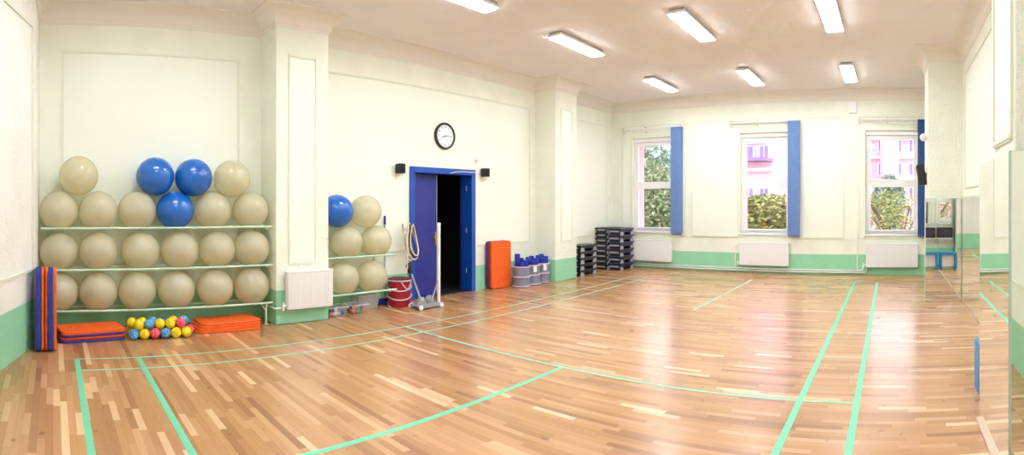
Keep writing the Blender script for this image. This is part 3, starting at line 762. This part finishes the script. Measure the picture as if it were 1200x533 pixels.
# ---------------------------------------------------------------- red drum, grey mesh bins
rd = empty('laundry_bin', (4.79, 6.305, 0), label='red round fabric bin with pale spiral bands beside the door', cat='bin')
MB().lathe([(.001, .002), (.165, .002), (.172, .02), (.168, .12), (.172, .25), (.168, .39), (.160, .39), (.162, .03), (.001, .03)], 40).build('bin_body', 'redmesh', rd)
b = MB()
for z0 in (.03, .16, .29):
    b.tube([(.176*math.cos(t), .176*math.sin(t), z0+.05*math.sin(t*1.0+.6)) for t in [2*PI*i/40 for i in range(40)]], .009, 8, closed=True)
b.tube([(.172*math.cos(t), .172*math.sin(t), .385) for t in [2*PI*i/40 for i in range(40)]], .010, 8, closed=True)
b.each('bin_band', 'band', rd)
MB().lathe([(.001, .425), (.12, .42), (.178, .40), (.178, .388), (.001, .388)], 40).build('bin_lid', 'darkred', rd)
MB().tube([(-.09+.18*i/12, -.165-.03*math.sin(PI*i/12), .37-.10*math.sin(PI*i/12)) for i in range(13)], .008).build('carry_strap', 'band', rd)

def meshbin(x, y, r, h, label):
    root = empty('mesh_bin', (x, y, 0), label=label, cat='bin', group='grey mesh bins')
    MB().lathe([(.001, .002), (r-.01, .002), (r, .015), (r-.006, h*.5), (r, h), (r-.006, h), (r-.012, .02), (.001, .02)], 36).build('bin_body', 'greymesh', root)
    b = MB()
    for z0 in (.02, h*.5, h-.01): b.tube([((r+.003)*math.cos(t), (r+.003)*math.sin(t), z0) for t in [2*PI*i/36 for i in range(36)]], .010, 8, closed=True)
    b.each('bin_hoop', 'band', root)
    return root
bins = [(7.50, 6.22, .155, .38, 'beside the orange mat'), (7.835, 6.24, .147, .38, 'between the other two mesh bins'), (8.162, 6.26, .147, .38, 'beside the pillar')]
for k, (x, y, r_, h, lb) in enumerate(bins):
    rt_ = meshbin(x, y, r_, h, 'grey mesh bin of blue foam pieces, '+lb)
    if k: MB().box(-.05, .02, -r_-.006, -r_-.003, h-.13, h-.02, rot=Matrix.Rotation(-.4, 3, 'Z'), c=(0, 0, 0)).build('paper_tag', 'paper', rt_)
    def roll(px, py, pz, ln, rr, horiz, which):
        root = empty('foam_roll', (px, py, pz), label='blue foam roll in the mesh bin %s, %s' % (['beside the orange mat', 'in the middle', 'beside the pillar'][k], which), cat='foam roll', group='blue foam rolls in the mesh bins')
        MB().lathe([(rr*.35, 0), (rr*.94, 0), (rr, .008), (rr, ln-.008), (rr*.94, ln), (rr*.35, ln), (rr*.3, ln-.03), (rr*.3, .01), (rr*.35, 0)], 20).build('roll_body', 'bluebit', root)
        if horiz: root.rotation_euler = (0, PI/2, horiz)
    for cnt, (dx, dy) in enumerate(((-.05, -.05), (.05, -.05), (.05, .05), (-.05, .05))):
        ln = .12+[.075, .10, .135, .12][cnt]+.012*k if (k or cnt != 3) else .34
        roll(x+dx*1.04, y+dy*1.04, h-.12, ln, .049, 0, ['upright, front and doorward', 'upright, front and windowward', 'upright, rear and windowward', 'upright, rear and doorward'][cnt])

# ---------------------------------------------------------------- net post trolley
tr = empty('net_post_stand', (4.99, 5.93, 0), label='grey wheeled stand with white upright post before the blue door', cat='sports stand')
MB().box(-.21, .21, -.09, .09, .035, .062).build('base_plate', 'steel', tr, bevel=.006)
b = MB(); b.box(-.21, .21, -.102, -.085, .02, .07); b.box(-.21, .21, .085, .102, .02, .07); b.each('base_rail', 'steel', tr, bevel=.004)
for x in (-.19, .20):
    for y in (-.118, .118):
        MB().lathe([(.001, -.014), (.012, -.014), (.034, -.012), (.037, 0), (.034, .012), (.012, .014), (.001, .014)], 24, (x, y, .037), 'y').build('wheel', 'white', tr)
for x, y in ((-.10, .0), (.085, .03)):
    MB().lathe([(.001, .062), (.078, .062), (.081, .075), (.080, .125), (.05, .13), (.042, .165), (.015, .17), (.001, .17)], 28, (x, y, 0)).build('weight', 'steel', tr)
MB().cyl((.185, -.07, .06), (.185, -.07, 1.22), .024, n=20).build('post', 'white', tr)
MB().lathe([(.001, 1.235), (.02, 1.235), (.027, 1.225), (.027, 1.20)], 20, (.185, -.07, 0)).build('post_cap', 'white', tr)
MB().cyl((.185, -.07, .42), (.05, -.06, .09), .011, n=10).build('brace', 'steel', tr)
MB().cyl((-.12, -.07, .06), (-.22, .06, .50), .014, n=12).build('leaning_bar', 'steel', tr)
# second post leaning on the frame with net and cord hung over
rp = empty('hung_net_cord', (5.07, 6.42, .62), label='coiled white and brown net cord hanging at the door jamb beside the red bin', cat='rope')
def loop(cx, cz, w_, h_, y, tilt, n=28, ph=0):
    pts = []
    for i in range(n):
        t = 2*PI*i/n; x = w_*math.cos(t)*(1-.25*math.sin(t)); z = h_*math.sin(t)
        pts.append((cx+x+tilt*z, y+.018*math.sin(2*t+ph), cz+z))
    return pts
b = MB(); b.tube(loop(.0, .32, .085, .28, -.06, -.18), .012, closed=True); b.tube(loop(.02, .34, .06, .24, -.09, -.14, ph=1), .011, closed=True); b.tube(loop(-.06, .27, .05, .25, -.03, -.2, ph=2), .011, closed=True)
b.tube([(-.16, -.04, .38), (-.12, -.07, .44), (-.1, -.07, .30), (-.09, -.06, .05), (-.08, -.05, -.1)], .010)
b.each('white_cord', 'rope', rp)
b = MB(); b.tube(loop(.01, .33, .073, .26, -.075, -.16, ph=.5), .010, closed=True); b.tube(loop(.0, .31, .045, .2, -.05, -.17, ph=.9), .010, closed=True); b.each('brown_cord', 'ropedark', rp)
b = MB(); b.tube([(.0, .0, -.62), (-.03, .02, .1), (-.06, .10, .58)], .012); b.build('hanging_post', 'steel', rp)
b = MB(); b.ball((-.03, -.02, -.06), .05, 14, 9); b.ball((-.01, -.02, -.14), .035, 14, 9); b.build('net_bundle', 'ropedark', rp)
# broom
br = empty('broom', (4.68, 6.525, 0), label='thin grey broom pole with blue grip behind the red bin', cat='broom')
MB().box(-.13, .13, -.022, .022, .002, .09).build('broom_head', 'bluebit', br, bevel=.01)
MB().cyl((0, 0, .08), (0, .0, 1.22), .011, n=12).build('pole', 'steel', br)
MB().cyl((0, 0, 1.20), (0, .0, 1.33), .016, n=14).build('grip', 'bluebit', br)
MB().cyl((-.09, -.012, 1.04), (.09, -.012, 1.04), .007, n=8).build('wall_clip', 'steel', br)

# ---------------------------------------------------------------- aerobic steps
def make_step(h, ends, blue):
    root = empty('aerobic_step', (0, 0, 0)); Lx, Wy = .68, .335
    MB().prism([(-Wy/2, h-.035), (-Wy/2+.006, h-.004), (-Wy/2+.02, h), (Wy/2-.02, h), (Wy/2-.006, h-.004), (Wy/2, h-.035)], 'x', -Lx/2, Lx/2).build('deck', 'stepnavy' if blue else 'stepblack', root, bevel=.006)
    # tapering body with an arch cut between the feet, seen from the long side
    prof = [(-.32, h-.036), (-.29, .045), (-.31, .0), (-.17, .0), (-.14, .03), (-.12, .055), (.12, .055), (.14, .03), (.17, .0), (.31, .0), (.29, .045), (.32, h-.036)]
    MB().prism(prof, 'y', -Wy/2+.022, Wy/2-.022).build('body', 'stepblack', root)
    for sx in (-1, 1):
        f = MB()
        for sy in (-1, 1):
            y0, y1 = sorted((sy*(Wy/2-.024), sy*(Wy/2-.008)))
            f.prism([(sx*.315, .002), (sx*.175, .002), (sx*.215, .075), (sx*.298, .075)], 'y', y0, y1)
        f.each('foot', 'stepgrey', root)
        e = MB(); x0, x1 = sorted((sx*.312, sx*.335)); e.box(x0, x1, -ends/2, ends/2, h*.42, h*.42+.036); e.build('end_label', 'stepgrey', root, bevel=.003)
    return root
sg = 'stacked aerobic steps in the far corner'
def stack(x, y, n, h, ends, blue, where, rz=0):
    p0 = make_step(h, ends, blue)
    for k in range(n):
        o = p0 if k == 0 else copy_tree(p0)
        o.location = (x+R.uniform(-.006, .006), y+R.uniform(-.004, .004), .001+k*(h+.001)); o.rotation_euler = (0, 0, rz+R.uniform(-.012, .012))
        lv = 'bottom' if k == 0 else 'top' if k == n-1 else '%s from bottom' % nth[k]
        tag(o, 'aerobic step, %s of the %s' % (lv, where), 'aerobic step', sg)
stack(9.58, 6.24, 5, .128, .16, False, 'low stack just beyond the mesh bin pillar')
stack(10.88, 6.365, 8, .1195, .20, False, 'tall stack against the door wall')
stack(10.88, 6.015, 6, .159, .24, True, 'tall stack beside the window radiator')

# ---------------------------------------------------------------- outside
tag(MB().box(B+TH, 120, -60, 80, -3.6, -3.5).build('ground_outside', 'lawn', smooth=False), 'lawn outside the windows', 'lawn', kind='structure')
def facade(name, x, y0, y1, z1, cols, rws, label, m='pinkwall', ww=.8):
    root = empty(name, (x, (y0+y1)/2, -3.5), label=label, cat='building')
    hy = (y1-y0)/2; H = z1+3.5
    MB().box(0, 10, -hy, hy, 0, H).build('wall', m, root, smooth=False)
    MB().prism([(-.4, H), (10.4, H), (8.5, H+2.6), (1.6, H+2.6)], 'y', -hy-.3, hy+.3).build('roof', 'roof', root, smooth=False)
    c = MB()
    for z in [r0-.9 for r0 in rws[1:]]+[z1-.35]: c.box(-.35, 0, -hy, hy, z+3.5, z+3.8)
    c.each('cornice', 'palewall', root, smooth=False)
    for z in rws:
        for k in range(cols):
            y = -hy+(k+.5)*2*hy/cols
            wroot = MB().box(-.12, .02, y-ww/2-.15, y+ww/2+.15, z+3.5-.12, z+3.5+1.38).build('window', 'palewall', root, smooth=False)
            g = MB(); g.box(-.15, -.11, y-ww/2, y-.04, z+3.5, z+3.5+1.25); g.box(-.15, -.11, y+.04, y+ww/2, z+3.5, z+3.5+1.25); g.build('pane', 'extglass', wroot, smooth=False)
    return root
apt = facade('apartment_building', 62, -16, 9, 9.3, 14, (-3.0, -.4, 2.2, 5.0, 7.7), 'long pink apartment building with paired windows across the street')
t_ = facade('tower_building', 44, 9.95, 12.6, 12, 2, (-2, 1.6, 5.2, 8.8), 'narrow pink tower house with a balcony seen through the middle window', ww=.7)
MB().prism([(-1.6, -1.2), (0, -1.5), (0, 1.5), (-1.6, 1.2)], 'z', 8.6, 8.9).build('balcony', 'roof', t_)
b = MB()
for k in range(9): b.box(-1.55, -1.5, -1.15+k*.2875-.02, -1.15+k*.2875+.02, 8.9, 9.9)
b.box(-1.6, -1.45, -1.2, 1.2, 9.9, 10.0); b.build('balcony_railing', 'extglass', t_, smooth=False)
MB().cyl((-.8, 3.6, 0), (-.8, 3.6, 12.7), 1.1, n=16).build('bay_turret', 'pinkwall', apt)

def tree(name, x, y, ztop, blobs, lm, label, nleaf, size=.16, trunk=True):
    root = empty(name, (x, y, -3.5), label=label, cat='tree')
    rr = random.Random(int(x*97+y*31))
    lf = MB()
    wsum = sum(b[3]*b[4]*b[5] for b in blobs)
    for (bx_, by_, bz, rx, ry, rz_) in blobs:
        for _ in range(int(nleaf*rx*ry*rz_/wsum)):
            while True:
                p = Vector((rr.uniform(-1, 1), rr.uniform(-1, 1), rr.uniform(-1, 1)))
                if .25 < p.length < 1: break
            c = Vector((bx_+p.x*rx, by_+p.y*ry, bz+3.5+p.z*rz_))
            a = Vector((rr.gauss(0, 1), rr.gauss(0, 1), rr.gauss(0, .6))).normalized(); b_ = a.cross(Vector((rr.gauss(0, 1), rr.gauss(0, 1), rr.gauss(0, 1)))).normalized()
            s = size*rr.uniform(.6, 1.3)
            lf.add([c-a*s, c+b_*s*.4, c+a*s, c-b_*s*.4], [(0, 1, 2, 3)])
    me = bpy.data.meshes.new('foliage'); me.from_pydata([tuple(v) for v in lf.v], [], lf.f); me.materials.append(M[lm])
    o = bpy.data.objects.new('foliage', me); C.objects.link(o); o.parent = root
    b = MB(); b.cyl((0, 0, 0), (0, 0, ztop*.5+2.4), .16, .08, n=10)
    for k in range(26):
        bl = blobs[k % len(blobs)]; z0 = 1.2+rr.uniform(0, ztop*.4+2)
        e = Vector((bl[0]+rr.uniform(-.85, .85)*bl[3], bl[1]+rr.uniform(-.85, .85)*bl[4], bl[2]+3.5+rr.uniform(-.6, .9)*bl[5]))
        mid = Vector((e.x*.45, e.y*.45, (z0+e.z)/2+.15)); b.tube([(0, 0, z0), mid, e], .026, 6)
    b.build('branches', 'bark', root)
    return root
tree('garden_tree', 17.5, 8.3, 3.6, [(0, 0, .6, 1.4, 1.6, 1.5), (.2, .3, 2.2, 1.0, .9, 1.0), (0, -.8, 1.6, 1.0, .8, 1.0)], 'leaf2', 'leafy tree outside the window near the black steps', 8000, .10)
tree('garden_tree', 17.0, 3.9, 2.2, [(0, 0, .4, 1.4, 1.9, 1.45), (0, .6, 1.2, .9, .8, .6), (0, -1.0, .9, 1.0, .8, .7)], 'leaf1', 'dense olive tree outside the middle window', 15000, .10)
tree('garden_tree', 18.0, -.1, 2.0, [(0, 0, -.3, 1.5, 2.2, 1.0), (0, .2, 1.0, 1.3, 1.4, 1.0)], 'leaf1', 'sparse branching tree in front of the pink building', 3600, .09)
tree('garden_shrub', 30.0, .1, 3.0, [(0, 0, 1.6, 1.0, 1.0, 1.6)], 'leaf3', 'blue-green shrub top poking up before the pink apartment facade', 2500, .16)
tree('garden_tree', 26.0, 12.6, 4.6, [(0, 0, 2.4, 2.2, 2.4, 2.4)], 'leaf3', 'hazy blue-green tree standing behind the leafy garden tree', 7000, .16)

# ================================================================ LIGHT
wd_ = bpy.data.worlds.new('World'); bpy.context.scene.world = wd_; wd_.use_nodes = True
nt = wd_.node_tree; nt.nodes.clear()
out = nt.nodes.new('ShaderNodeOutputWorld'); bg = nt.nodes.new('ShaderNodeBackground'); sky = nt.nodes.new('ShaderNodeTexSky')
sky.sky_type = 'NISHITA'; sky.sun_disc = False; sky.sun_elevation = math.radians(38); sky.sun_rotation = math.radians(200); sky.air_density = 1.0; sky.dust_density = 4.0
mxw = nt.nodes.new('ShaderNodeMix'); mxw.data_type = 'RGBA'; mxw.inputs['Factor'].default_value = .75; mxw.inputs['B'].default_value = (1.0, .93, 1.0, 1)
mul = nt.nodes.new('ShaderNodeVectorMath'); mul.operation = 'SCALE'; mul.inputs['Scale'].default_value = .12
nt.links.new(sky.outputs[0], mul.inputs[0]); nt.links.new(mul.outputs[0], mxw.inputs['A']); nt.links.new(mxw.outputs['Result'], bg.inputs[0]); bg.inputs[1].default_value = 3.9
nt.links.new(bg.outputs[0], out.inputs[0])
for k, (a, b_) in enumerate(wins):      # portals only steer sampling of the sky through the windows
    ld = bpy.data.lights.new('window_portal', 'AREA'); ld.shape = 'RECTANGLE'; ld.size = WZ1-WZ0; ld.size_y = b_-a; ld.cycles.is_portal = True
    lo = bpy.data.objects.new('window_portal', ld); C.objects.link(lo); lo.location = (B+.2, (a+b_)/2, (WZ0+WZ1)/2); lo.rotation_euler = (0, PI/2, 0)

# ================================================================ CAMERA (phone panorama: cylindrical)
F, XB, CY = 624.6, 1043.5, 239.6
cam = bpy.data.cameras.new('camera'); co = bpy.data.objects.new('camera', cam); C.objects.link(co)
cam.type = 'PANO'; cam.panorama_type = 'CENTRAL_CYLINDRICAL'
hu = 600/F
cam.central_cylindrical_range_u_min = -hu; cam.central_cylindrical_range_u_max = hu
cam.central_cylindrical_range_v_min = (CY-533)/F; cam.central_cylindrical_range_v_max = CY/F
cam.central_cylindrical_radius = 1.0
co.location = (0, 0, 1.5); co.rotation_euler = (PI/2, 0, (XB-600)/F-PI/2)
cam.clip_start = .05; cam.clip_end = 400
sc = bpy.context.scene; sc.camera = co
sc.view_settings.view_transform = 'Standard'; sc.view_settings.look = 'None'; sc.view_settings.gamma = 1; sc.view_settings.use_curve_mapping = False
sc.view_settings.exposure = 0.32
sc.cycles.use_denoising = True
sc.cycles.max_bounces = 10; sc.cycles.diffuse_bounces = 6; sc.cycles.glossy_bounces = 8; sc.cycles.transparent_max_bounces = 12
sc.cycles.sample_clamp_indirect = 8
